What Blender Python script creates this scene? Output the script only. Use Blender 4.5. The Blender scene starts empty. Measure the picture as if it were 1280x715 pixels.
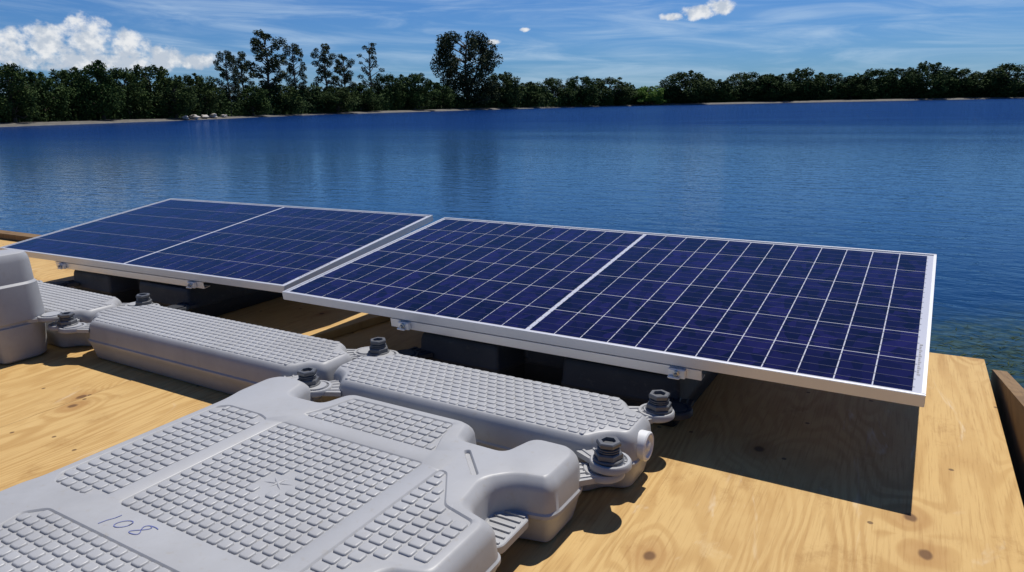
import bpy, bmesh, math, random
from mathutils import Vector, Matrix
R = math.radians; PI = math.pi
S = bpy.context.scene; COL = S.collection
S.view_settings.view_transform = 'Standard'
S.view_settings.look = 'None'
S.view_settings.exposure = 0
rng = random.Random(7)
DECK = 0.12

# ---------------------------------------------------------------- camera
F = 885.0
CAMZ = DECK + 0.845
fw = Vector((-.4967, .8344, -.247)).normalized()
rt = Vector((.862, .5043, -.0182)); rt = (rt - fw*rt.dot(fw)).normalized()
up = rt.cross(fw).normalized()
cam = bpy.data.cameras.new('camera'); camo = bpy.data.objects.new('camera', cam); COL.objects.link(camo)
m = Matrix((rt, up, -fw)).transposed().to_4x4(); m.translation = (0, 0, CAMZ)
camo.matrix_world = m
cam.sensor_width = 36; cam.lens = 36*F/1280; cam.clip_start = .02; cam.clip_end = 8000
S.camera = camo

def ray(x, y):
    return rt*(x-640) - up*(y-357.5) + fw*F

# ---------------------------------------------------------------- helpers
def link(name, bm, mats, parent=None, loc=(0,0,0), rot=(0,0,0), sharp=40, smooth=True):
    me = bpy.data.meshes.new(name)
    bmesh.ops.recalc_face_normals(bm, faces=bm.faces)
    if smooth:
        for f in bm.faces: f.smooth = True
    bm.to_mesh(me); bm.free()
    if smooth: me.set_sharp_from_angle(angle=R(sharp))
    for mm in (mats if isinstance(mats, (list, tuple)) else [mats]): me.materials.append(mm)
    o = bpy.data.objects.new(name, me); COL.objects.link(o)
    o.location = loc; o.rotation_euler = rot
    if parent: o.parent = parent
    return o

def tag(o, label=None, cat=None, group=None, kind=None):
    if label: o['label'] = label
    if cat: o['category'] = cat
    if group: o['group'] = group
    if kind: o['kind'] = kind
    return o

def empty(name, loc, rot=(0,0,0)):
    o = bpy.data.objects.new(name, None); COL.objects.link(o)
    o.location = loc; o.rotation_euler = rot; o.empty_display_size = .1
    return o

def dup(root, loc, rot=None, label=None, scale=None, skip=()):
    r = root.copy(); COL.objects.link(r); r.location = loc
    if rot is not None: r.rotation_euler = rot
    if scale is not None: r.scale = scale
    if label: r['label'] = label
    for ch in list(root.children):
        if ch.name.split('.')[0] in skip: continue
        c = ch.copy(); COL.objects.link(c); c.parent = r
        for g in list(ch.children):
            d = g.copy(); COL.objects.link(d); d.parent = c
    return r

def box(bm, x0, x1, y0, y1, z0, z1, mi=0):
    vs = [bm.verts.new((x, y, z)) for z in (z0, z1) for (x, y) in ((x0,y0),(x1,y0),(x1,y1),(x0,y1))]
    fs = [(3,2,1,0),(4,5,6,7),(0,1,5,4),(1,2,6,5),(2,3,7,6),(3,0,4,7)]
    for f in fs:
        ff = bm.faces.new([vs[i] for i in f]); ff.material_index = mi
    return vs

def inset_poly(pts, d):
    n = len(pts); out = []
    for i in range(n):
        p, c, q = Vector(pts[i-1]), Vector(pts[i]), Vector(pts[(i+1) % n])
        a = (c-p).normalized(); b = (q-c).normalized()
        n1 = Vector((-a.y, a.x)); n2 = Vector((-b.y, b.x))
        out.append(c + (n1+n2)/(max(.3, 1+n1.dot(n2)))*d)
    return out

def rounded(pts, r, segs=4):
    n = len(pts); out = []
    for i in range(n):
        p, c, q = Vector(pts[i-1]), Vector(pts[i]), Vector(pts[(i+1) % n])
        e1 = p-c; e2 = q-c
        t = min(r, .46*e1.length, .46*e2.length)
        a = c+e1.normalized()*t; b = c+e2.normalized()*t
        for k in range(segs+1):
            s = k/segs
            out.append(a*(1-s)**2 + c*2*s*(1-s) + b*s*s)
    return out

def loft(bm, rings, cap=True, mi=0, top=True):
    vr = [[bm.verts.new(v) for v in ring] for ring in rings]
    n = len(vr[0])
    for a, b in zip(vr[:-1], vr[1:]):
        for i in range(n):
            f = bm.faces.new((a[i], a[(i+1)%n], b[(i+1)%n], b[i])); f.material_index = mi
    if cap:
        f = bm.faces.new(list(reversed(vr[0]))); f.material_index = mi
        if top:
            f = bm.faces.new(vr[-1]); f.material_index = mi
    return vr

def pillow(bm, poly, levels, r=.025, segs=4, zfun=None, holes=None, hr=.010):
    rings = []
    for z, d in levels:
        ring = rounded(inset_poly(poly, d), r, segs)
        rings.append([(p.x, p.y, (zfun(p, z) if zfun else z)) for p in ring])
    vr = loft(bm, rings, True, 0, top=not holes)
    if holes:
        zt = levels[-1][0]
        top = vr[-1]; edges = [bm.edges.get((top[i], top[(i+1) % len(top)])) for i in range(len(top))]
        for h, depth in holes:
            r0 = [bm.verts.new((p.x, p.y, zt)) for p in rounded(h, hr, 3)]
            r1 = [bm.verts.new((p.x, p.y, zt-.001)) for p in rounded(inset_poly(h, .0012), hr, 3)]
            r2 = [bm.verts.new((p.x, p.y, zt-depth)) for p in rounded(inset_poly(h, .0036), hr, 3)]
            n = len(r0)
            for i in range(n): edges.append(bm.edges.new((r0[i], r0[(i+1) % n])))
            for a, b in ((r0, r1), (r1, r2)):
                for i in range(n): bm.faces.new((b[i], b[(i+1)%n], a[(i+1)%n], a[i]))
            bm.faces.new(r2)
        bmesh.ops.triangle_fill(bm, use_beauty=True, use_dissolve=False, edges=edges, normal=(0,0,1))

def bump(bm, cx, cy, w, h, z0, hh, ch=.0030, e=.0036):
    rings = []
    for ins, z in ((0, z0-.002), (.0007, z0+hh*.55), (.0016, z0+hh*.88), (e, z0+hh)):
        a, b = w/2-ins, h/2-ins; c = min(ch, a*.5, b*.5)
        rings.append([(cx+x, cy+y, z) for x, y in ((a,-b+c),(a,b-c),(a-c,b),(-a+c,b),(-a,b-c),(-a,-b+c),(-a+c,-b),(a-c,-b))])
    loft(bm, rings)

def inside(p, poly):
    c = False; n = len(poly)
    for i in range(n):
        (x1, y1), (x2, y2) = poly[i-1], poly[i]
        if (y1 > p[1]) != (y2 > p[1]) and p[0] < (x2-x1)*(p[1]-y1)/(y2-y1)+x1: c = not c
    return c

trg = random.Random(77)
def tiles(bm, poly, px, py, z0, hh, fill=.86, skip=None, shift=.0):
    q = [tuple(p) for p in inset_poly(poly, .0026)]
    xs = [p[0] for p in q]; ys = [p[1] for p in q]
    nx = max(1, round((max(xs)-min(xs))/px)); ny = max(1, round((max(ys)-min(ys))/py))
    px = (max(xs)-min(xs))/nx; py = (max(ys)-min(ys))/ny
    for j in range(ny):
        for i in range(nx+(1 if shift else 0)):
            cx = min(xs)+px*(i+.5)
            if shift: cx += px*(-.25+(shift if j % 2 else -shift))
            cy = min(ys)+py*(j+.5)
            if skip and skip(cx, cy): continue
            w, h = px*fill, py*fill
            l, r_ = cx-w/2, cx+w/2
            while l < r_-.006 and not (inside((l, cy-h/2), q) and inside((l, cy+h/2), q)): l += .0015
            while r_ > l+.006 and not (inside((r_, cy-h/2), q) and inside((r_, cy+h/2), q)): r_ -= .0015
            if r_-l < .0090: continue
            bump(bm, (l+r_)/2, cy, r_-l, h, z0, hh*trg.uniform(.85, 1.0))

def lathe(bm, prof, segs=20, off=(0,0,0), mi=0):
    rings = [[(off[0]+r*math.cos(2*PI*k/segs), off[1]+r*math.sin(2*PI*k/segs), off[2]+z) for k in range(segs)] for r, z in prof]
    loft(bm, rings, True, mi)

def tube(bm, pts, radii, segs=6):
    rings = []
    n = len(pts)
    for i, p in enumerate(pts):
        t = (Vector(pts[min(i+1, n-1)]) - Vector(pts[max(i-1, 0)])).normalized()
        a = t.cross(Vector((0, 1, 0.13))).normalized(); b = t.cross(a)
        rings.append([Vector(p)+(a*math.cos(2*PI*k/segs)+b*math.sin(2*PI*k/segs))*radii[i] for k in range(segs)])
    loft(bm, rings)

def ribbon(bm, pts, w, z):
    vs = []
    n = len(pts)
    for i, p in enumerate(pts):
        t = (Vector(pts[min(i+1, n-1)]) - Vector(pts[max(i-1, 0)])).normalized()
        nn = Vector((-t.y, t.x))*w/2
        vs.append((bm.verts.new((p[0]+nn.x, p[1]+nn.y, z)), bm.verts.new((p[0]-nn.x, p[1]-nn.y, z))))
    for a, b in zip(vs[:-1], vs[1:]):
        bm.faces.new((a[0], a[1], b[1], b[0]))

# ---------------------------------------------------------------- materials
class NT:
    def __init__(s, nt): s.nt = nt
    def n(s, t, **kw):
        nd = s.nt.nodes.new(t)
        for k, v in kw.items(): setattr(nd, k, v)
        return nd
    def set(s, sock, v):
        if isinstance(v, bpy.types.NodeSocket): s.nt.links.new(v, sock)
        elif v is not None: sock.default_value = v
    def m(s, op, a, b=None, c=None):
        nd = s.n('ShaderNodeMath', operation=op)
        for i, v in enumerate((a, b, c)): s.set(nd.inputs[i], v)
        return nd.outputs[0]
    def vm(s, op, a, b=None, out=0):
        nd = s.n('ShaderNodeVectorMath', operation=op)
        s.set(nd.inputs[0], a); s.set(nd.inputs[1], b)
        return nd.outputs[out]
    def noise(s, vec, scale, detail=4, rough=.5, dist=0):
        nd = s.n('ShaderNodeTexNoise')
        s.set(nd.inputs['Vector'], vec); nd.inputs['Scale'].default_value = scale
        nd.inputs['Detail'].default_value = detail; nd.inputs['Roughness'].default_value = rough; nd.inputs['Distortion'].default_value = dist
        return nd.outputs['Fac']
    def vor(s, vec):
        nd = s.n('ShaderNodeTexVoronoi', feature='F1', voronoi_dimensions='2D')
        s.set(nd.inputs['Vector'], vec); nd.inputs['Scale'].default_value = 1
        return nd
    def ss(s, v, a, b, o0=0, o1=1):
        nd = s.n('ShaderNodeMapRange', interpolation_type='SMOOTHSTEP')
        s.set(nd.inputs[0], v); nd.inputs[1].default_value = a; nd.inputs[2].default_value = b
        nd.inputs[3].default_value = o0; nd.inputs[4].default_value = o1
        return nd.outputs[0]
    def mix(s, f, a, b, bt='MIX'):
        nd = s.n('ShaderNodeMix', data_type='RGBA', blend_type=bt)
        s.set(nd.inputs[0], f)
        s.set(nd.inputs[6], a if not isinstance(a, tuple) else (*a[:3], 1)); s.set(nd.inputs[7], b if not isinstance(b, tuple) else (*b[:3], 1))
        return nd.outputs[2]
    def bump(s, h, st, dist):
        nd = s.n('ShaderNodeBump'); s.set(nd.inputs['Height'], h)
        nd.inputs['Strength'].default_value = st; nd.inputs['Distance'].default_value = dist
        return nd.outputs[0]
    def obj(s): return s.n('ShaderNodeTexCoord').outputs['Object']

def mat(name, base=(.5,.5,.5), rough=.5, metal=0, spec=.5):
    mm = bpy.data.materials.new(name); mm.use_nodes = True
    b = mm.node_tree.nodes['Principled BSDF']
    b.inputs['Base Color'].default_value = (*base, 1); b.inputs['Roughness'].default_value = rough
    b.inputs['Metallic'].default_value = metal; b.inputs['Specular IOR Level'].default_value = spec
    return mm, NT(mm.node_tree), b

def plastic(name, c0, c1, rough, dirt=.3):
    mm, t, b = mat(name, c0, rough, 0, .45)
    o = t.obj()
    n = t.noise(o, 5, 5, .65)
    n2 = t.noise(o, 55, 3, .6)
    n4 = t.noise(t.vm('MULTIPLY', o, (60, 9, 9)), 1, 2, .5, 1.0)
    c = t.mix(t.ss(n, .35, .7), c0, c1)
    c = t.mix(t.m('MULTIPLY', t.ss(n2, .58, .75), dirt), c, (.28, .25, .20))
    c = t.mix(t.m('MULTIPLY', t.ss(n4, .72, .78), dirt*.8), c, (.50, .50, .50))
    t.set(b.inputs['Base Color'], c)
    t.set(b.inputs['Roughness'], t.ss(n, .3, .7, rough-.06, rough+.1))
    return mm
GREY = plastic('grey_float_plastic', (.355, .357, .36), (.305, .307, .311), .45, .35)
SHADED_GREY = plastic('shaded_grey_plastic', (.022, .024, .029), (.015, .018, .022), .6, .08)  # grey float plastic, colour darkened to paint in the shade under the panels
BOLTM = plastic('dark_bolt_plastic', (.090, .093, .098), (.115, .118, .123), .42, .1)
WHITEP, _, _ = mat('white_plug_plastic', (.64, .64, .63), .4)
ALU, t_, b_ = mat('brushed_aluminium', (.78, .78, .79), .35, .6)
t_.set(b_.inputs['Roughness'], t_.ss(t_.noise(t_.vm('MULTIPLY', t_.obj(), (3, 200, 200)), 1, 3), .3, .7, .28, .45))
FRAME, t_, b_ = mat('silver_frame', (.70, .71, .72), .38, .35)
t_.set(b_.inputs['Base Color'], t_.mix(t_.noise(t_.obj(), 9, 4), (.58,.59,.60), (.68,.68,.69)))
STEEL, _, _ = mat('bolt_steel', (.45, .45, .44), .3, 1)
BACK, _, b_ = mat('white_backsheet', (.48, .49, .54), .25)
INK, _, _ = mat('blue_ink', (.11, .13, .31), .6)
CELL, t_, b_ = mat('blue_solar_cell', (.006, .01, .06), .08, 0, .22)
vo = t_.vor(t_.vm('MULTIPLY', t_.obj(), (42, 26, 1)))
sp = t_.n('ShaderNodeSeparateColor'); t_.set(sp.inputs[0], vo.outputs['Color'])
at = t_.n('ShaderNodeAttribute', attribute_name='tint')
c_ = t_.mix(sp.outputs[0], (.0020, .0016, .015), (.0095, .0060, .051))
c_ = t_.mix(1.0, c_, at.outputs['Color'], 'MULTIPLY')
t_.set(b_.inputs['Base Color'], c_)
BUS, _, _ = mat('silver_busbar', (.028, .030, .068), .3)
BAR, _, _ = mat('label_print', (.25, .25, .26), .5)

def wood(name, lo, mid, hi, pale, knot=1):
    mm, t, b = mat(name, mid, .7, 0, .2)
    o = t.obj()
    rnd = t.n('ShaderNodeObjectInfo').outputs['Random']
    cb = t.n('ShaderNodeCombineXYZ'); t.set(cb.inputs[0], t.m('MULTIPLY', rnd, 17.0)); t.set(cb.inputs[1], t.m('MULTIPLY', rnd, 41.0))
    p = t.vm('ADD', o, cb.outputs[0])
    wig = t.noise(t.vm('MULTIPLY', p, (16, 4, 1)), 1, 3, .6)
    kd = t.m('ADD', t.vor(t.vm('MULTIPLY', p, (2.5, 1.9, 0))).outputs['Distance'], t.m('MULTIPLY', t.m('SUBTRACT', wig, .5), .05))
    big = t.noise(t.vm('MULTIPLY', p, (2.5, .40, 1)), 1, 3, .5, .5)
    fld = t.m('ADD', big, t.m('MULTIPLY', t.ss(kd, 0, .28, 1, 0), .09))
    ring = t.m('SINE', t.m('ADD', t.m('MULTIPLY', fld, 180.0), t.m('MULTIPLY', wig, 3.0)))
    ring = t.ss(ring, -.6, 1.0)
    fade = t.ss(t.noise(t.vm('MULTIPLY', p, (2.4, 1.0, 1)), 1, 5, .62), .36, .66)
    fine = t.noise(t.vm('MULTIPLY', p, (190, 7, 1)), 1, 3, .65)
    blot = t.noise(t.vm('MULTIPLY', p, (2.6, 1.5, 1)), 1, 5, .65)
    stain = t.noise(t.vm('MULTIPLY', p, (6, 4, 1)), 1, 7, .74)
    c = t.mix(t.m('MULTIPLY', ring, t.m('ADD', .12, t.m('MULTIPLY', fade, .52))), hi, mid)
    c = t.mix(t.m('MULTIPLY', t.m('MULTIPLY', ring, fade), .14), c, lo)
    c = t.mix(t.m('MULTIPLY', t.ss(fine, .46, .75), .50), c, lo)
    c = t.mix(t.m('MULTIPLY', t.ss(blot, .48, .70), .55), c, mid)
    c = t.mix(t.m('MULTIPLY', t.ss(stain, .54, .72), .60), c, lo)
    c = t.mix(t.m('MULTIPLY', t.ss(stain, .26, .40, 1, 0), .5), c, pale)
    c = t.mix(t.m('MULTIPLY', t.ss(kd, .03, .15, 1, 0), .5*knot), c, (.31, .150, .046))
    c = t.mix(t.m('MULTIPLY', t.ss(kd, .018, .038, 1, 0), .85*knot), c, (.11, .052, .022))
    nd = t.vor(t.vm('MULTIPLY', p, (3.7, 3.7, 0))).outputs['Distance']
    c = t.mix(t.m('MULTIPLY', t.ss(nd, .016, .026, 1, 0), .8), c, (.09, .05, .025))
    sc = t.noise(t.vm('MULTIPLY', p, (9, 2.2, 1)), 1, 4, .65, 1.5)
    c = t.mix(t.m('MULTIPLY', t.ss(sc, .63, .77), .6), c, (.63, .53, .39))
    t.set(b.inputs['Base Color'], c)
    t.set(b.inputs['Normal'], t.bump(t.m('ADD', fine, t.m('MULTIPLY', ring, .3)), .3, .002))
    return mm
PLY = wood('plywood', (.29, .155, .048), (.40, .232, .077), (.52, .345, .138), (.57, .42, .215))
LUMBER = wood('weathered_lumber', (.07, .038, .016), (.125, .072, .030), (.21, .13, .058), (.24, .16, .08), 0)

def leaf_mat(name, a, b_, var=.3):
    mm, t, b = mat(name, a, .8, 0, .1)
    o = t.obj()
    n = t.noise(o, 7, 2, .6)
    rnd = t.n('ShaderNodeObjectInfo').outputs['Random']
    c = t.mix(t.ss(n, .35, .65), a, b_)
    c = t.mix(t.m('MULTIPLY', rnd, var), c, (.062, .074, .022))
    t.set(b.inputs['Base Color'], c)
    return mm
LEAF = leaf_mat('dark_foliage', (.022, .047, .012), (.050, .088, .020), .32)
LEAFT = leaf_mat('grey_green_foliage', (.021, .033, .013), (.043, .057, .025), .2)
LEAFP = leaf_mat('pale_foliage', (.10, .18, .028), (.15, .25, .045), .05)
BARK, t_, b_ = mat('tree_bark', (.10, .075, .05), .9)
t_.set(b_.inputs['Base Color'], t_.mix(t_.noise(t_.obj(), 12, 3), (.05,.038,.026), (.12,.10,.075)))

# ---------------------------------------------------------------- sky and sun
SUN_EL = R(64)
w = bpy.data.worlds.new('World'); S.world = w; w.use_nodes = True
t = NT(w.node_tree); bg = w.node_tree.nodes['Background']
sky = t.n('ShaderNodeTexSky', sky_type='NISHITA'); sky.sun_disc = False; sky.sun_elevation = SUN_EL; sky.sun_rotation = 0
sky.air_density = 1.0; sky.dust_density = .3; sky.ozone_density = 3.5
gen = t.n('ShaderNodeTexCoord').outputs['Generated']
sx = t.n('ShaderNodeSeparateXYZ'); t.set(sx.inputs[0], gen)
az = t.m('ARCTAN2', sx.outputs[0], sx.outputs[1]); el = t.m('ARCSINE', sx.outputs[2])
cb = t.n('ShaderNodeCombineXYZ'); t.set(cb.inputs[0], az); t.set(cb.inputs[1], t.m('MULTIPLY', el, 1.15))
P = cb.outputs[0]
cn = t.noise(P, 52, 7, .60)
dens = None
for a, e, wa, we in ((-67.2,3.9,2.0,1.3),(-64.6,4.3,1.7,1.25),(-62.4,4.6,1.6,1.5),(-60.0,4.9,2.0,1.75),(-57.6,4.3,1.7,1.35),(-55.4,3.8,1.6,.95),(-53.2,3.5,1.5,.65),(-60,3.4,9,.75),
                     (-16.6,6.4,1.6,.62),(-14.8,6.75,1.3,.62),(-18.3,6.2,1.2,.35),(-31.8,4.8,.7,.26),(-29.4,5.6,.5,.2),(-90,6,9,2.5),(40,7,10,2.2)):
    dx = t.m('DIVIDE', t.m('SUBTRACT', az, R(a)), R(wa)); dy = t.m('DIVIDE', t.m('SUBTRACT', el, R(e)), R(we))
    d = t.m('SUBTRACT', 1.0, t.m('ADD', t.m('MULTIPLY', dx, dx), t.m('MULTIPLY', dy, dy)))
    dens = d if dens is None else t.m('MAXIMUM', dens, d)
dens = t.m('ADD', t.m('MAXIMUM', dens, -1.5), t.m('MULTIPLY', t.m('SUBTRACT', cn, .5), 2.9))
cum = t.ss(dens, .05, .95)
cb2 = t.n('ShaderNodeCombineXYZ'); t.set(cb2.inputs[0], t.m('MULTIPLY', az, 5.0)); t.set(cb2.inputs[1], t.m('ADD', t.m('MULTIPLY', el, 42.0), t.m('MULTIPLY', az, 2.0)))
ci = t.ss(t.noise(cb2.outputs[0], 1.0, 7, .60, .8), .38, .78)
ci = t.m('MULTIPLY', t.m('MULTIPLY', ci, t.ss(el, R(14), R(7), 0, 1)), .44)
skyc = t.mix(1.0, sky.outputs[0], (.43, .78, 1.32), 'MULTIPLY')
cl_shade = t.ss(t.m('ADD', t.noise(t.vm('ADD', P, (.004, -.010, 0)), 52, 5, .58), t.m('MULTIPLY', t.ss(el, R(3.2), R(5.2), 1, 0), .10)), .42, .66)
clc = t.mix(cl_shade, (13.6, 13.8, 14.0), (8.4, 9.4, 10.8))
c = t.mix(ci, skyc, (9.6, 11.8, 14.0))
c = t.mix(t.m('MULTIPLY', cum, .95), c, clc)
t.set(bg.inputs[0], c); bg.inputs[1].default_value = .062

sl = bpy.data.lights.new('sun', 'SUN'); so = bpy.data.objects.new('sun', sl); COL.objects.link(so)
sl.energy = 5.0; sl.angle = R(.5); sl.color = (1, .955, .885); so.rotation_euler = (-(PI/2-SUN_EL), 0, 0); so.location = (0, 5, 10)

# ---------------------------------------------------------------- water and ground
WATER = bpy.data.materials.new('pond_water'); WATER.use_nodes = True
t = NT(WATER.node_tree); t.nt.nodes.remove(t.nt.nodes['Principled BSDF'])
o = t.obj()
n1 = t.noise(t.vm('MULTIPLY', o, (2.8, 6.0, 1)), 1, 3, .6, .4)
n2 = t.noise(t.vm('MULTIPLY', o, (15, 28, 1)), 1, 2, .6, .3)
n3 = t.noise(t.vm('MULTIPLY', o, (.07, .20, 1)), 1, 3, .5)
dist = t.vm('LENGTH', o, None, 1)
far = t.ss(t.m('ADD', dist, t.m('MULTIPLY', t.m('SUBTRACT', n3, .5), 20.0)), 10, 44)
vnear = t.ss(dist, 3.2, 7.5)
amp = t.m('ADD', .18, t.m('MULTIPLY', far, t.ss(n3, .35, .62, .55, .95)))
h = t.m('MULTIPLY', t.m('ADD', n1, t.m('MULTIPLY', n2, .20)), amp)
nrm = t.bump(h, 1.0, .052)
fr = t.n('ShaderNodeFresnel'); fr.inputs['IOR'].default_value = 1.33; t.set(fr.inputs['Normal'], nrm)
shal = t.ss(t.m('ADD', t.vm('DISTANCE', o, (.50, 3.05, 0), 1), t.m('MULTIPLY', t.m('SUBTRACT', t.noise(o, 3.5, 5, .65), .5), 1.2)), .30, 1.05, 1, 0)
weed = t.ss(t.noise(t.vm('MULTIPLY', o, (16, 22, 1)), 1, 5, .7), .42, .60)
dcol = t.mix(vnear, (.003, .021, .058), (.007, .036, .088))  # diffuse blue changes with distance, painting in part of the sky sheen
dcol = t.mix(far, dcol, (.003, .021, .094))
dcol = t.mix(t.m('MULTIPLY', shal, .9), dcol, t.mix(weed, (.012, .030, .022), (.042, .066, .022)))
df = t.n('ShaderNodeBsdfDiffuse'); t.set(df.inputs['Color'], dcol)
gl = t.n('ShaderNodeBsdfGlossy'); t.set(gl.inputs['Color'], t.mix(far, (.78, .91, 1), (.62, .80, 1))); gl.inputs['Roughness'].default_value = .06; t.set(gl.inputs['Normal'], nrm)
mx = t.n('ShaderNodeMixShader'); t.set(mx.inputs[0], t.m('MINIMUM', t.m('MULTIPLY', fr.outputs[0], .95), t.m('SUBTRACT', .60, t.m('MULTIPLY', far, .20))))
t.set(mx.inputs[1], df.outputs[0]); t.set(mx.inputs[2], gl.outputs[0]); t.set(t.nt.nodes['Material Output'].inputs[0], mx.outputs[0])
bm = bmesh.new()
vs = [bm.verts.new(v) for v in ((-900,-300,0),(900,-300,0),(900,900,0),(-900,900,0))]; bm.faces.new(vs)
tag(link('water', bm, WATER, smooth=False), 'deep blue rippled water of the wide pond behind the panels', 'water', kind='structure')

GROUND, t, b = mat('bank_ground', (.28, .23, .16), .9)
o = t.obj()
t.set(b.inputs['Base Color'], t.mix(t.ss(t.noise(o, 1.2, 5, .7), .35, .65), (.075, .068, .056), (.135, .125, .108)))
loop = [(-60,-4),(-66,5),(-71,32),(-78,55),(-102,102),(-115,195),(-104,278),(28,356),(150,400),(260,300),(240,120),(150,10),(25,-3),(0,-2.8),(-25,-3)]
lp = []
for i in range(len(loop)):
    p0, p1, p2, p3 = (Vector(loop[(i+k) % len(loop)]) for k in (-1, 0, 1, 2))
    for k in range(10):
        s = k/10
        lin = p1.lerp(p2, s)
        cr = .5*((2*p1) + (p2-p0)*s + (2*p0-5*p1+4*p2-p3)*s*s + (3*p1-p0-3*p2+p3)*s**3)
        lp.append(lin.lerp(cr, .5) + Vector((rng.uniform(-.5,.5), rng.uniform(-.3,.3))))
cen = Vector((20, 150))
def bank_z(d): return min(1.7, max(.8, d/150))
rings = []
for off, z in ((0,-.3),(1.2,.04),(3.5,.30),(8,.42),(40,.5),(3500,.6)):
    rings.append([(*(p+(p-cen).normalized()*(off+(rng.uniform(-.3,.3) if 0 < off < 9 else 0))), (z+(rng.uniform(-.04,.04) if 0 < off < 9 else 0))*bank_z(p.length)) for p in lp])
bm = bmesh.new(); loft(bm, rings, cap=False)
tag(link('ground', bm, GROUND), 'dry earth and gravel bank around the pond', 'ground', kind='structure')

BANK = [(-95,66),(-85.7,66),(-65.7,78),(-54.8,95),(-45,144),(-30.5,226),(-20.5,297),(4.5,357),(20.5,427),(40,420)]
def bank_d(azd):
    for (a0,d0),(a1,d1) in zip(BANK[:-1], BANK[1:]):
        if a0 <= azd <= a1: return d0+(d1-d0)*(azd-a0)/(a1-a0)
    return BANK[0][1] if azd < BANK[0][0] else BANK[-1][1]
def at_bank(px, py, off):
    r = ray(px, py); hyp = math.hypot(r.x, r.y)
    azd = math.degrees(math.atan2(r.x, r.y)); d = bank_d(azd)+off
    s = d/hyp
    return Vector((r.x*s, r.y*s, CAMZ+r.z*s)), s, d

# ---------------------------------------------------------------- trees
def leaves(clumps, size, rg, zs=1.0):
    V = []; Fc = []
    for (c, r, n) in clumps:
        for _ in range(n):
            while True:
                q = Vector((rg.uniform(-1,1), rg.uniform(-1,1), rg.uniform(-1,1)))
                if .05 < q.length < 1: break
            q = q.normalized()*(q.length**.8)*rg.uniform(.82, 1.22)
            p = Vector(c)+Vector((q.x*r, q.y*r, q.z*r*zs))
            a = Vector((rg.gauss(0,1), rg.gauss(0,1), rg.gauss(0,.8))).normalized()
            bb = a.cross(Vector((rg.gauss(0,1), rg.gauss(0,1), rg.gauss(0,1)))).normalized()
            s = size*rg.uniform(.5, 1.25)
            i = len(V)
            V += [p-a*s, p-bb*s*.6+a*s*.1, p+a*s, p+bb*s*.65]
            Fc.append((i, i+1, i+2, i+3))
    return V, Fc
def leaf_obj(name, V, Fc, mm, parent):
    me = bpy.data.meshes.new(name); me.from_pydata([tuple(v) for v in V], [], Fc); me.materials.append(mm)
    o = bpy.data.objects.new(name, me); COL.objects.link(o); o.parent = parent
    return o

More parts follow.
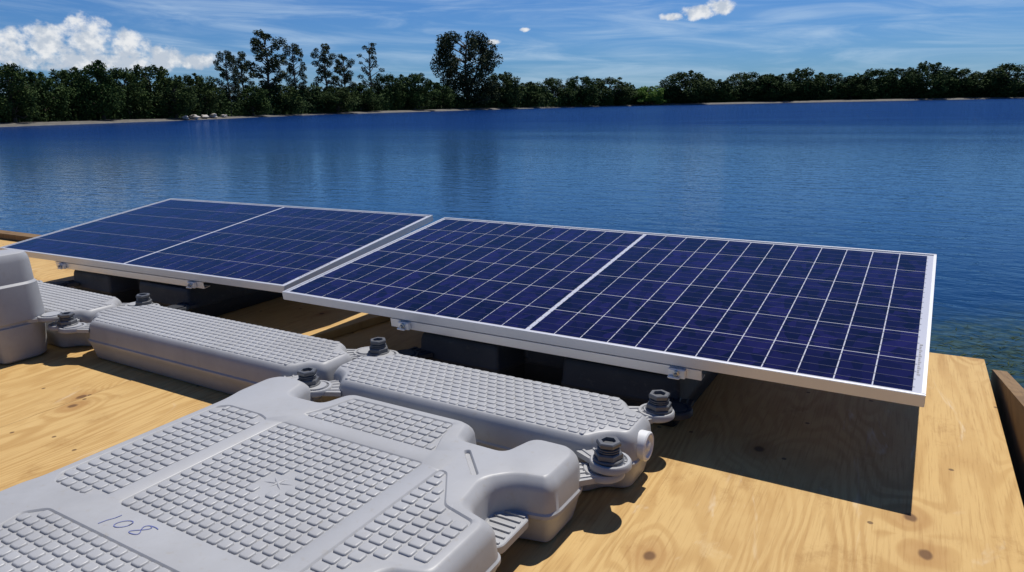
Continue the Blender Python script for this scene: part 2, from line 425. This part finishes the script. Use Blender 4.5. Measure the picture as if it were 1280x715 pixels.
def proto(kind, seed):
    rg = random.Random(seed)
    root = empty('bushy_tree' if kind in ('bushy','pale') else 'tall_tree', (0, 0, -50))
    tb = bmesh.new(); cl = []
    if kind in ('bushy', 'pale'):
        wd = .9
        tube(tb, [(0,0,-.03),(.01,0,.2),(-.01,.01,.45),(.02,0,.7)], [.035,.026,.018,.006])
        nC = 36
        for i in range(nC):
            z = .14+.74*((i+.5)/nC)**.9
            prof = math.sqrt(max(.05, 1-((z-.40)/.54)**2))
            r = rg.uniform(.07, .16)*(1.15 if z < .6 else .8)
            ang = i*2.4+rg.uniform(-.5,.5); rad = max(0, .46*prof-r*.7)*rg.uniform(.5,1.28)
            c = (rad*math.cos(ang), rad*math.sin(ang), z)
            cl.append((c, r, int(340*(r/.12)**1.8)))
            if i % 2 == 0: tube(tb, [(0,0,max(.12, z-.22)), (c[0]*.5,c[1]*.5,z-.1), c], [.014,.009,.003], 5)
        for k in range(7):
            cl.append(((rg.uniform(-.24,.24), rg.uniform(-.1,.1), rg.uniform(.78,.96)), rg.uniform(.025,.055), 90))
        V, Fc = leaves(cl, .0195, rg)
        lm = LEAFP if kind == 'pale' else LEAF
    elif kind == 'tall':
        wd = .34
        tube(tb, [(0,0,-.02),(.008,0,.3),(-.008,.005,.6),(.01,0,.94)], [.016,.012,.008,.002])
        nC = 30
        for i in range(nC):
            z = .24+.70*((i+.5)/nC)
            r = rg.uniform(.030,.064)
            ang = i*2.4+rg.uniform(-.6,.6); rad = (.145*math.sqrt(max(.1, 1-((z-.58)/.46)**2)))*rg.uniform(.35,1.12)
            c = (rad*math.cos(ang), rad*math.sin(ang), z)
            cl.append((c, r, int(270*(r/.055)**1.6)))
            tube(tb, [(0,0,z-.08), (c[0]*.6,c[1]*.6,z-.03), c], [.006,.004,.0015], 5)
        V, Fc = leaves(cl, .0104, rg, .9)
        lm = LEAFT
    elif kind == 'sparse':
        wd = .36
        tube(tb, [(0,0,-.02),(.008,0,.3),(-.008,.005,.6),(.012,0,.97)], [.015,.012,.008,.002])
        nC = 28
        for i in range(nC):
            z = .32+.64*((i+.5)/nC)
            r = rg.uniform(.024,.044)
            ang = i*2.4+rg.uniform(-.6,.6); rad = .15*math.sqrt(max(.1, 1-((z-.68)/.38)**2))*rg.uniform(.5,1.1)
            c = (rad*math.cos(ang), rad*math.sin(ang), z)
            cl.append((c, r, int(75*(r/.034)**1.5)))
            tube(tb, [(0,0,z-.10), (c[0]*.6,c[1]*.6,z-.03), c], [.006,.004,.0015], 5)
        V, Fc = leaves(cl, .0102, rg, .8)
        lm = LEAFT
    else:
        wd = .78
        tube(tb, [(0,0,-.02),(.01,0,.25),(-.02,.01,.55),(.03,0,.93)], [.028,.022,.014,.003])
        tube(tb, [(0,0,.12),(.08,.03,.35),(.17,.05,.6)], [.016,.012,.003]); tube(tb, [(0,0,.15),(-.1,.0,.36),(-.19,.03,.62)], [.016,.012,.003])
        nC = 70
        for i in range(nC):
            z = .12+.80*((i+.5)/nC)
            r = rg.uniform(.048,.098)
            ang = i*2.4+rg.uniform(-.6,.6); rad = max(.02, .40*math.sqrt(max(.12, 1-((z-.46)/.56)**2))-r*.4)*rg.uniform(.5,1.14)
            c = (rad*math.cos(ang), rad*math.sin(ang), z)
            cl.append((c, r, int(300*(r/.075)**1.8)))
            if i % 2: tube(tb, [(0,0,z-.12), (c[0]*.6,c[1]*.6,z-.05), c], [.009,.006,.002], 5)
        V, Fc = leaves(cl, .0126, rg)
        lm = LEAFT
    link('trunk', tb, BARK, root); leaf_obj('crown', V, Fc, lm, root)
    return root, wd

PROTO = {'bushy': [proto('bushy', s) for s in (1,2,3,4,11)], 'pale': [proto('pale', 5)], 'tall': [proto('tall', s) for s in (6,7,8)],
         'sparse': [proto('sparse', 9)], 'broad': [proto('broad', 10)]}
used = set(); cnt = {}
ORD = ['first','second','third','fourth','fifth','sixth','seventh','eighth','ninth','tenth','eleventh','twelfth','thirteenth','fourteenth','fifteenth']
def tree(px, top, wpx, kind, off, label):
    lst = PROTO[kind]; k = cnt.get(kind, 0); cnt[kind] = k+1
    root, wd = lst[k % len(lst)]
    p, s, d = at_bank(px, top, off)
    g = .4
    sc = (wpx*s/wd, wpx*s/wd, p.z-g)
    loc = (p.x, p.y, g); rot = (0, 0, (k*2.1) % 6.28)
    if root.name in used: o = dup(root, loc, rot, None, sc)
    else:
        used.add(root.name); o = root; o.location = loc; o.rotation_euler = rot; o.scale = sc
    tag(o, label, 'tree', 'trees along the far bank')
    return o
for i, (px, top, wp) in enumerate([(5,77,66),(46,88,60),(84,83,58),(118,75,64),(152,83,58),(184,79,62),(214,94,54),(243,91,52),(263,104,40)]):
    tree(px, top, wp, 'bushy', 6+3*(i % 3), 'dark bushy tree on the left bank, %s from the left edge of the photo' % ORD[i])
tree(280, 61, 29, 'tall', 8, 'slim dark tree, leftmost of the tall trees rising above the bank')
tree(299, 62, 31, 'tall', 11, 'slim dark tree, second from the left of the tall trees')
tree(329, 34, 51, 'tall', 9, 'tallest dark tree of the slim group standing left of centre')
tree(364, 52, 31, 'tall', 10, 'slim dark tree close right of the tallest slim tree')
tree(404, 52, 34, 'tall', 12, 'dark narrow tree, third left of the broad tall tree')
tree(428, 65, 29, 'tall', 10, 'lowest of the tall trees, just left of the thin see-through tree')
tree(460, 50, 36, 'sparse', 9, 'thin see-through tree with sparse crown left of the broad tall tree')
for i, (px, top, wp) in enumerate([(312,106,54),(347,104,60),(386,107,58),(420,107,52),(448,103,48),(483,91,44),(516,90,54),(545,102,44)]):
    tree(px, top, wp, 'bushy', 6+3*(i % 3), 'low bushy tree, %s from the left between the slim tall trees and broad tall tree' % ORD[i])
tree(581, 36, 84, 'broad', 10, 'broad tall dark tree standing alone above the far treeline')
for i, (px, top, wp) in enumerate([(628,89,46),(657,102,46),(691,96,50),(726,94,48),(762,96,58)]):
    tree(px, top, wp, 'bushy', 8+4*(i % 3), 'rounded dark tree on the far bank, %s to the right of the broad tall tree' % ORD[i])
tree(808, 107, 46, 'pale', 4.5, 'low bright green tree in the dip of the far treeline')
for i, (px, top, wp) in enumerate([(858,88,62),(893,98,46),(930,89,58),(966,91,54),(1000,85,56),(1034,90,52),(1066,94,48),(1094,85,54),(1128,83,50),(1162,77,54),(1196,84,56),(1228,89,48),(1264,78,60)]):
    tree(px, top, wp, 'bushy', 8+4*(i % 3), 'dark tree on the far right bank, %s to the right of the bright green tree' % ORD[i])

rg = random.Random(21); V = []; Fc = []
def band(px):
    pts = [(-200,100),(0,104),(200,108),(280,116),(480,112),(640,112),(800,115),(1000,104),(1280,100),(1500,100)]
    for (a, ya), (b2, yb) in zip(pts[:-1], pts[1:]):
        if a <= px <= b2: return ya+(yb-ya)*(px-a)/(b2-a)
    return 102
def bh(px, s):
    base_y = 144-.01875*px
    return (base_y-(band(px)+5*math.sin(px*.11)+4*math.sin(px*.043+2)+2.5*math.sin(px*.31)))*s+.3
for i in range(42000):
    px = rg.uniform(-190, 1470)
    p, s, d = at_bank(px, 120, rg.uniform(4.6, 10))
    z = .36*bank_z(d)+bh(px, s)*rg.random()**.8
    a = Vector((rg.gauss(0,1), rg.gauss(0,1), rg.gauss(0,.8))).normalized()
    bb = a.cross(Vector((rg.gauss(0,1), rg.gauss(0,1), rg.gauss(0,1)))).normalized()
    sz = s*rg.uniform(.9, 2.2)
    c = Vector((p.x, p.y, z)); k = len(V)
    V += [c-a*sz, c-bb*sz*.6, c+a*sz, c+bb*sz*.6]; Fc.append((k,k+1,k+2,k+3))
prev = None
for i in range(420):
    px = -195+i*4
    row = []
    for f, off in ((0, 8.5), (.35, 9), (.65, 10), (.88, 11.5)):
        p, s, d = at_bank(px, 120, off+rg.uniform(-.6, .6))
        row.append(len(V)); V.append(Vector((p.x, p.y, .2+bh(px, s)*max(0, f+rg.uniform(-.1,.1)*(f > 0)))))
    if prev:
        for k in range(3): Fc.append((prev[k], row[k], row[k+1], prev[k+1]))
    prev = row
UND = leaf_mat('undergrowth_foliage', (.017, .036, .010), (.048, .080, .020), 0)
for nd in UND.node_tree.nodes:
    if nd.type == 'TEX_NOISE': nd.inputs['Scale'].default_value = .12
tag(leaf_obj('undergrowth', V, Fc, UND, None), 'dense dark undergrowth filling the bank beneath the trees', 'undergrowth', kind='stuff')

ROCK, t, b = mat('pale_rock', (.45, .42, .38), .9)
t.set(b.inputs['Base Color'], t.mix(t.noise(t.obj(), 3, 5), (.28,.25,.22), (.55,.52,.48)))
for i, (px, wpx) in enumerate([(232,9),(243,12),(256,10),(267,13),(280,8)]):
    p, s, d = at_bank(px, 147, 2.2)
    bm = bmesh.new(); bmesh.ops.create_icosphere(bm, subdivisions=3, radius=1)
    for v in bm.verts:
        n = .8+.35*math.sin(v.co.x*3.1+i)*math.cos(v.co.y*2.7+i*2)+.12*math.sin(v.co.z*7+i)
        v.co = Vector((v.co.x*n*wpx*s*.55, v.co.y*n*wpx*s*.45, v.co.z*n*wpx*s*.28))
    tag(link('rock', bm, ROCK, None, (p.x, p.y, .34), (0,0,i)), 'pale rock on the left bank at the water, %s of five from the left' % ORD[i], 'rock', 'pale rocks on the left bank')

# ---------------------------------------------------------------- plywood platform
plat = empty('plywood_platform', (.215, 2.70, DECK), (0, 0, R(1.7)))
tag(plat, 'golden plywood platform on the water carrying the floats and solar panels', 'platform')
ue = [0, -1.22, -2.44, -3.66, -4.88, -6.10, -7.32]
for v0, v1 in ((-2.438, 0), (-4.88, -2.442)):
    for k, (a, b) in enumerate(zip(ue[1:], ue[:-1])):
        bm = bmesh.new()
        hx, hy = (b-a)/2-.0025, (v1-v0)/2
        box(bm, -hx, hx, -hy, hy, -.018, 0)
        bmesh.ops.bevel(bm, geom=list(bm.edges), offset=.0012, segments=1, affect='EDGES')
        link('plywood_sheet', bm, PLY, plat, ((a+b)/2, (v0+v1)/2, .0015*(k % 2)))
for y in (-.06, -1.2, -2.44, -3.7, -4.8):
    bm = bmesh.new(); box(bm, -7.3, -.015, y-.019, y+.019, -.11, -.019)
    link('joist', bm, LUMBER, plat)
bm = bmesh.new()
prof = [(-.03,-.022),(-.02,-.11),(-2.3,-.11),(-2.3,.40),(-2.26,.41)]
va = [bm.verts.new((.020, y, z)) for y, z in prof]; vb = [bm.verts.new((.060, y, z)) for y, z in prof]
bm.faces.new(va); bm.faces.new(list(reversed(vb)))
for i in range(5): bm.faces.new((va[i], vb[i], vb[(i+1)%5], va[(i+1)%5]))
link('side_rail', bm, LUMBER, plat, smooth=False)
bm = bmesh.new(); box(bm, -1.4, 1.4, -.045, .045, 0, .038)
bmesh.ops.bevel(bm, geom=list(bm.edges), offset=.004, segments=2, affect='EDGES')
tag(link('edge_plank', bm, LUMBER, None, (-5.5, 2.46, DECK+.003), (0,0,.03)), 'wooden plank lying on the platform edge behind the left solar panel', 'plank')
bm = bmesh.new(); box(bm, -.035, .035, -.46, .46, 0, .030)
bmesh.ops.bevel(bm, geom=list(bm.edges), offset=.003, segments=2, affect='EDGES')
tag(link('timber_strip', bm, PLY, None, (-1.90, 2.06, DECK+.003), (0,0,R(-8))), 'pale timber strip lying on the plywood under the gap between the panels', 'plank')

# ---------------------------------------------------------------- walkway floats
def tab_mesh(r=.045, z0=0, th=.018, neck=None):
    bm = bmesh.new()
    lathe(bm, [(r-.006, z0), (r, z0+.004), (r, z0+th-.004), (r-.003, z0+th), (r-.009, z0+th), (r-.011, z0+th-.004), (.030, z0+th-.004), (.029, z0+th+.002), (.012, z0+th+.002)], 28)
    for k in range(18):
        a = 2*PI*k/18
        tube(bm, [(.029*math.cos(a), .029*math.sin(a), z0+th-.003), ((r-.009)*math.cos(a), (r-.009)*math.sin(a), z0+th-.003)], [.0020, .0020], 4)
    if neck:
        dx, dy, wd = neck
        L = math.hypot(dx, dy); ux, uy = dx/L, dy/L
        ring = [(.02*ux-uy*wd, .02*uy+ux*wd), (.02*ux+uy*wd, .02*uy-ux*wd), (dx+uy*wd*1.4, dy-ux*wd*1.4), (dx-uy*wd*1.4, dy+ux*wd*1.4)]
        loft(bm, [[(x, y, z0+.001) for x, y in ring], [(x, y, z0+th-.005) for x, y in ring]])
        for e in (-.75, -.25, .25, .75):
            tube(bm, [(dx*.35-uy*wd*e, dy*.35+ux*wd*e, z0+th-.005), (dx*.98-uy*wd*e*1.3, dy*.98+ux*wd*e*1.3, z0+th-.005)], [.0036, .0036], 5)
    return bm

TOP = .146
RD = .0038
nr = [(.452,.100),(.376,.122),(.364,.196),(.394,.228),(.464,.242)]
fx = [(.474,.270),(.476,.380),(.444,.424),(.330,.424),(.306,.338),(.218,.340),(.196,.420)]
poly = (nr + fx + [(-x,y) for x,y in reversed(fx)] + [(-.466,.240),(-.462,.21),(-.462,-.21),(-.470,-.240)]
        + [(-.472,-.44),(-.45,-.46),(.45,-.46),(.472,-.44)] + [(x,-y) for x,y in reversed(nr)])
LEV = [(0,.026),(.005,.019),(.030,.012),(.052,.007),(.062,.003),(.066,0),(.073,0),(.077,.0035),(.118,.0070),(.128,.0100),(.1365,.0160),(.1420,.0220),(.1450,.0255),(TOP,.0290)]
P_C = [(-.205,-.198),(.205,-.198),(.205,.198),(-.205,.198)]
P_S = [(.246,-.190),(.268,-.190),(.298,-.146),(.334,-.092),(.410,-.072),(.410,.072),(.334,.092),(.298,.146),(.268,.190),(.246,.190)]
P_SL = [(-.246,-.190),(-.246,.190),(-.280,.202),(-.396,.202),(-.418,.182),(-.418,-.186),(-.396,-.212),(-.300,-.212)]
P_E = [(-.196,.246),(.196,.246),(.170,.308),(.154,.376),(-.154,.376),(-.170,.308)]
P_EN = [(-.30,-.415),(.30,-.415),(.33,-.30),(.30,-.268),(-.30,-.268),(-.33,-.30)]
def strip(ax, ay, bx, by, w):
    d = Vector((bx-ax, by-ay)).normalized(); n = Vector((-d.y, d.x))*w/2
    return [(ax-n.x, ay-n.y), (bx-n.x, by-n.y), (bx+n.x, by+n.y), (ax+n.x, ay+n.y)]
G1 = strip(.250,.284,.324,.204,.016)
def walkway_float(loc, label):
    root = empty('walkway_float', loc)
    tag(root, label, 'float')
    bm = bmesh.new(); pillow(bm, poly, LEV, .024, 5, None, [(P_C,RD),(P_S,RD),(P_SL,RD),(P_E,RD),(P_EN,RD),(G1,.007)])
    link('hull', bm, GREY, root, sharp=36)
    oval = lambda x, y: (x/.052)**2+(y/.038)**2 < 1
    bm = bmesh.new(); tiles(bm, P_C, .0270, .0240, TOP-RD, RD+.0003, .89, oval); link('centre_tread', bm, GREY, root, sharp=50)
    for pp in (P_S, P_SL):
        bm = bmesh.new(); tiles(bm, pp, .032, .0245, TOP-RD, RD+.0003, .89); link('side_tread', bm, GREY, root, sharp=50)
    for pp in (P_E, P_EN):
        bm = bmesh.new(); tiles(bm, pp, .029, .0245, TOP-RD, RD+.0003, .89); link('end_tread', bm, GREY, root, sharp=50)
    bm = bmesh.new()
    zz = TOP-RD-.0012
    for k in range(3):
        a = .35+k*PI/3
        L = (.044, .034, .038)[k]
        dx, dy = L*math.cos(a), L*.75*math.sin(a)
        tube(bm, [(-dx, -dy, zz), (-dx*.4, -dy*.4, zz+.0002*k), (dx*.4, dy*.4, zz+.0002*k), (dx, dy, zz)], [.0004, .0030, .0030, .0004], 8)
    link('emblem', bm, GREY, root, sharp=80)
    for sxn, px, nx in ((1, .495, -.08), (-1, -.385, .0)):
        for syn in (1, -1):
            bm = tab_mesh(.045, 0, .018, (nx, -.06*syn, .034))
            link('connection_tab', bm, GREY, root, (px, .437*syn, .078))
    for syn in (1, -1):
        bm = bmesh.new()
        fl = [(.34,.09),(.420,.108),(.434,.122),(.434,.222),(.418,.240),(.34,.250)]
        if syn < 0: fl = [(x,-y) for x,y in reversed(fl)]
        pillow(bm, fl, [(.056,.002),(.058,0),(.072,0),(.074,.002)], .012, 3)
        for j in range(6):
            box(bm, .370, .426, syn*(.124+.019*j)-.0022, syn*(.124+.019*j)+.0022, .0735, .0775)
        link('side_flange', bm, GREY, root)
    return root
WF = walkway_float((-1.03, .828, DECK+.0025), 'large grey walkway float in the foreground with blue handwritten number 108')
H = .029
eight = [(.080+.009*math.sin(4*PI*k/36)*(1-.25*math.cos(2*PI*k/36))+.006*math.cos(2*PI*k/36), H*.46+H*.5*math.cos(2*PI*k/36)+.001*k/36) for k in range(37)]
eight += [(eight[-1][0]+.004*k, eight[-1][1]+.0006*k-.0002*k*k) for k in range(1, 6)]
for pts in ([(-.008, -.004), (-.003, H*.35), (.004, H*.7), (.007, H*1.08)],
        [(.035+.012*math.cos(2*PI*k/20)+.006*math.sin(2*PI*k/20), H*.5+H*.40*math.sin(2*PI*k/20)-.002*k/22) for k in range(24)], eight):
    bm = bmesh.new(); ribbon(bm, pts, .0017, 0)
    link('handwritten_digit', bm, INK, WF, (-.158, -.250, TOP+.0010), (0,0,R(5)), smooth=False)

# one tall moulded float at the left edge
root = empty('tall_float', (-3.165, .84, DECK+.0025))
tag(root, 'tall boxy pale grey moulded float cut off by the left edge', 'float')
tp = nr+fx+[(-x,y) for x,y in reversed(fx)]+[(-x,y) for x,y in reversed(nr)]+[(-x,-y) for x,y in nr]+[(-x,-y) for x,y in fx]+[(x,-y) for x,y in reversed(fx)]+[(x,-y) for x,y in reversed(nr)]
bm = bmesh.new()
pillow(bm, tp, [(0,.024),(.008,.014),(.05,.008),(.128,.004),(.132,.010),(.140,.010),(.144,.001),(.156,0),(.27,.006),(.278,.013),(.350,.016),(.368,.020),(.378,.026),(.382,.034)], .022, 4)
link('hull', bm, GREY, root, sharp=32)
for k in range(4):
    bm = bmesh.new(); x0 = -.30+.17*k
    pillow(bm, [(x0,-.30),(x0+.11,-.30),(x0+.11,.30),(x0,.30)], [(.368,0),(.390,.003),(.397,.007),(.399,.012)], .02, 4); link('top_rib', bm, GREY, root)
link('connection_tab', tab_mesh(.045, 0, .018, (-.06, -.05, .03)), GREY, root, (.490, .415, .130))

# ---------------------------------------------------------------- narrow floats
def narrow_float(a, loc, label, seed, plug=False):
    root = empty('narrow_float', loc); tag(root, label, 'float')
    b = .137; TP = .140
    pl = [(a,-.070),(a,.070),(a-.060,.085),(a-.092,b),(-a+.092,b),(-a+.060,.085),(-a,.070),(-a,-.070),(-a+.060,-.085),(-a+.092,-b),(a-.092,-b),(a-.060,-.085)]
    lev = [(0,.024),(.006,.017),(.035,.010),(.058,.004),(.065,0),(.072,0),(.076,.004),(.116,.0075),(.126,.0110),(.1340,.0165),(.1385,.0210),(TP,.0245)]
    bm = bmesh.new(); pillow(bm, pl, lev, .026, 5)
    link('hull', bm, GREY, root, sharp=36)
    bm = bmesh.new()
    tiles(bm, [tuple(p) for p in inset_poly(pl, .022)], .0270, .0232, TP, .0030, .89, None, .25)
    link('tread', bm, GREY, root, sharp=50)
    for sxn in (1, -1):
        for syn in (1, -1):
            bm = tab_mesh(.045, 0, .018, (-.05*sxn, -.045*syn, .036))
            link('connection_tab', bm, GREY, root, ((a-.028)*sxn, .142*syn, .098))
    if plug:
        bm = bmesh.new(); lathe(bm, [(.034,-.01),(.034,.012),(.031,.015),(.026,.015),(.023,.010),(.012,.010),(.010,.015),(.003,.016)], 28)
        link('plug', bm, WHITEP, root, (a-.004, -.012, .095), (0, R(90), 0))
    return root
NV = 1.412
narrow_float(.458, (-.952, NV, DECK+.0025), 'narrow grey treaded float in front of the right solar panel', 1, True)
narrow_float(.590, (-2.012, NV, DECK+.0025), 'longest narrow grey float with wood visible before it, in middle of the row', 2)
narrow_float(.425, (-3.04, NV, DECK+.0025), 'narrow grey float in front of the left solar panel behind the tall float', 3)

# ---------------------------------------------------------------- bolts
def bolt(loc, label, rot):
    root = empty('threaded_bolt', loc, (0, 0, rot)); tag(root, label, 'bolt', 'bolts joining the floats')
    bm = bmesh.new(); lathe(bm, [(.032,0),(.033,.002),(.033,.005),(.031,.007),(.028,.007)], 24)
    link('washer', bm, BOLTM, root, sharp=30)
    bm = bmesh.new(); lathe(bm, [(.029,.0065),(.031,.008),(.031,.018),(.028,.021),(.022,.021)], 6)
    link('nut', bm, BOLTM, root, sharp=25)
    prof = [(.021, .020)]
    z = .0215
    for k in range(2):
        prof += [(.0205, z), (.0240, z+.0016), (.0240, z+.0034), (.0205, z+.0050)]; z += .0056
    bm = bmesh.new(); lathe(bm, prof, 24); link('threaded_stem', bm, BOLTM, root, sharp=25)
    bm = bmesh.new(); lathe(bm, [(.0205, z-.002), (.0205, z+.001), (.0255, z+.002), (.0265, z+.004), (.0265, z+.010), (.0242, z+.013), (.016, z+.013), (.0150, z+.005), (.004, z+.005)], 6)
    link('cap', bm, BOLTM, root, sharp=25)
    root.scale = (1, 1, .95)
    return root
J = [-.526, -1.408, -2.600]
BZ = DECK+.118
b0 = bolt((J[0], NV-.144, BZ), 'dark threaded bolt between the foreground float and the right end of its neighbour', .2)
dup(b0, (J[1], NV-.144, BZ), (0,0,1), 'dark threaded bolt behind the far left corner of the 108 float')
dup(b0, (J[2], NV-.144, BZ), (0,0,2), 'dark threaded bolt beside the tall float at the left edge')
dup(b0, (J[0]+.010, NV+.146, BZ), (0,0,.6), 'dark threaded bolt standing in front of the right end of the right panel')
dup(b0, (J[1], NV+.146, BZ), (0,0,1.3), 'dark threaded bolt below the left near corner of the right panel')
dup(b0, (J[2], NV+.146, BZ), (0,0,2.4), 'dark threaded bolt under the near edge of the left panel')

# ---------------------------------------------------------------- panel floats
TILT = math.asin(.124/.992)
def panel_float(loc, label):
    root = empty('panel_float', loc); tag(root, label, 'float', 'floats under the solar panels')
    def zf(p, z): return z*(1+.75*(p.y+.48)) if z > .07 else z
    a, b = .43, .47
    pl = [(a,-b),(a,b),(.12,b),(.09,b-.12),(-.09,b-.12),(-.12,b),(-a,b),(-a,-b),(-.13,-b),(-.10,-b+.12),(.05,-b+.12),(.08,-b)]
    lev = [(0,.02),(.01,.012),(.06,.006),(.064,0),(.072,0),(.076,.003),(.125,.006),(.137,.009),(.142,.013)]
    bm = bmesh.new(); pillow(bm, pl, lev, .012, 4, zf)
    link('hull', bm, SHADED_GREY, root, sharp=35)
    for (x0, x1) in ((-.36, -.18), (.14, .38)):
        bm = bmesh.new()
        pillow(bm, [(x0,-.40),(x1,-.40),(x1,-.30),(x0,-.30)], [(.10,0),(.150,.004),(.157,.008)], .012, 3)
        link('front_cradle', bm, SHADED_GREY, root)
        bm = bmesh.new()
        pillow(bm, [(x0,.30),(x1,.30),(x1,.42),(x0,.42)], [(.15,0),(.264,.012),(.272,.018)], .02, 3)
        link('rear_cradle', bm, SHADED_GREY, root)
    for sxn in (1, -1):
        bm = tab_mesh(.045, 0, .018, (-.02*sxn, .07, .034))
        link('connection_tab', bm, SHADED_GREY, root, (.435*sxn, -b-.06, .076))
    return root
pf = panel_float((-.935, 2.165, DECK+.0025), 'grey float coloured darker for the shadow beneath the right solar panel')
dup(pf, (-2.97, 2.18, DECK+.0025), (0,0,0), 'grey float coloured darker for the shadow beneath the left solar panel')

# ---------------------------------------------------------------- solar panels
PW, PH = .992, .029
def solar_panel(loc, rotz, PL, fine, label):
    root = empty('solar_panel', loc, (TILT, 0, rotz)); root.rotation_mode = 'XYZ'
    tag(root, label, 'solar panel', 'solar panels on floats')
    x = PL/2; fwd = .008
    bm = bmesh.new()
    for b4 in ((-x, x, 0, fwd), (-x, x, PW-fwd, PW), (-x, -x+fwd, fwd+.0004, PW-fwd-.0004), (x-fwd, x, fwd+.0004, PW-fwd-.0004)):
        box(bm, *b4, 0, PH)
    bmesh.ops.bevel(bm, geom=list(bm.edges), offset=.0010, segments=2, affect='EDGES')
    box(bm, -x+.014, x-.014, .0135, .036, .0012, .0032); box(bm, -x+.014, x-.014, PW-.036, PW-.0135, .0012, .0032)
    link('frame', bm, FRAME, root, sharp=30)
    bm = bmesh.new()
    tint = bm.loops.layers.float_color.new('tint')
    zb = PH-.0035
    box(bm, -x+.0078, x-.0078, .0078, PW-.0078, zb-.006, zb, 0)
    NC, mg, mx_, my = 24, .015, .014, .011
    g, gy = .0029*fine, .0039*fine
    csx = (PL-2*(.008+mx_)-(NC-2)*g-mg)/NC; csy = (PW-2*(.008+my)-5*gy)/6
    X0 = -x+.008+mx_-.004; Y0 = .008+my
    rg = random.Random(len(label)); xs = []
    xx = X0
    for i in range(NC):
        xs.append(xx); xx += csx+(mg if i == NC//2-1 else g)
    def quad(x0, x1, y0, y1, z, mi, tv):
        f = bm.faces.new([bm.verts.new(v) for v in ((x0,y0,z),(x1,y0,z),(x1,y1,z),(x0,y1,z))]); f.material_index = mi
        for l in f.loops: l[tint] = (tv, tv, tv, 1)
    for i in range(NC):
        for j in range(6):
            y0 = Y0+j*(csy+gy); tv = rg.uniform(.65, 1.4)
            quad(xs[i], xs[i]+csx, y0, y0+csy, zb+.0006, 1, tv)
    hN = NC//2
    for j in range(6):
        for k in range(4):
            yy = Y0+j*(csy+gy)+csy*(k+.5)/4
            quad(xs[0]-.004, xs[hN-1]+csx+.004, yy-.0008, yy+.0008, zb+.001, 2, 1)
            quad(xs[hN]-.004, xs[-1]+csx+.004, yy-.0008, yy+.0008, zb+.001, 2, 1)
    link('cell_sheet', bm, [BACK, CELL, BUS], root, smooth=False)
    bm = bmesh.new()
    for k in range(16):
        yy = .10+k*.011
        wq = .0045 if k % 3 else .007
        bm.faces.new([bm.verts.new(v) for v in ((x-.021,yy,zb+.0009),(x-.021+wq,yy,zb+.0009),(x-.021+wq,yy+.004+.002*(k % 2),zb+.0009),(x-.021,yy+.004+.002*(k % 2),zb+.0009))])
    link('serial_label', bm, BAR, root, smooth=False)
    bm = bmesh.new()
    rl = .500
    box(bm, -rl, rl, .003, .007, -.032, -.004); box(bm, -rl, rl, .0072, .048, -.0072, -.004); box(bm, -rl, rl, .0072, .034, -.032, -.029)
    bmesh.ops.bevel(bm, geom=list(bm.edges), offset=.0006, segments=1, affect='EDGES')
    link('mounting_rail', bm, ALU, root, sharp=30)
    for sxn in (-1, 1):
        bm = bmesh.new()
        box(bm, -.022, .022, -.010, .0025, -.030, -.005); box(bm, -.022, .010, -.018, -.0102, -.030, -.024); bmesh.ops.bevel(bm, geom=list(bm.edges), offset=.002, segments=2, affect='EDGES')
        cl = link('clamp', bm, ALU, root, (sxn*(rl-.06), 0, 0))
        bm = bmesh.new(); lathe(bm, [(.008,0),(.008,.005),(.006,.006),(.0045,.006),(.0045,.014)], 6)
        link('clamp_screw', bm, STEEL, cl, (0, -.010, -.015), (R(90), 0, 0), sharp=30)
    return root
PZ = DECK+.199
solar_panel((-.945, 1.660, PZ), 0, 1.965, 1.0, 'nearer right-hand blue solar panel with white grid lines and silver frame')
solar_panel((-2.968, 1.705, PZ-.010), R(2.6), 1.905, .85, 'farther left-hand deep blue solar panel behind the tall grey float')

# ---------------------------------------------------------------- weeds near the platform corner
rg = random.Random(5); V = []; Fc = []
for i in range(1500):
    u = rg.gauss(.55, .30); v = rg.gauss(3.1, .22)
    an = rg.gauss(.3, .7)
    a = Vector((math.cos(an), math.sin(an), 0)); bb = a.cross(Vector((0,0,1))).normalized()
    sz = rg.uniform(.008, .030); c = Vector((u, v, rg.uniform(.001,.003))); k = len(V)
    V += [c-a*sz, c-bb*sz*.10, c+a*sz, c+bb*sz*.10]; Fc.append((k,k+1,k+2,k+3))
WEED = leaf_mat('water_weed_leaf', (.014, .032, .014), (.036, .056, .020), 0)
tag(leaf_obj('water_weed', V, Fc, WEED, None), 'dull green water weed in the shallows off the right corner of the platform', 'water weed', kind='stuff')
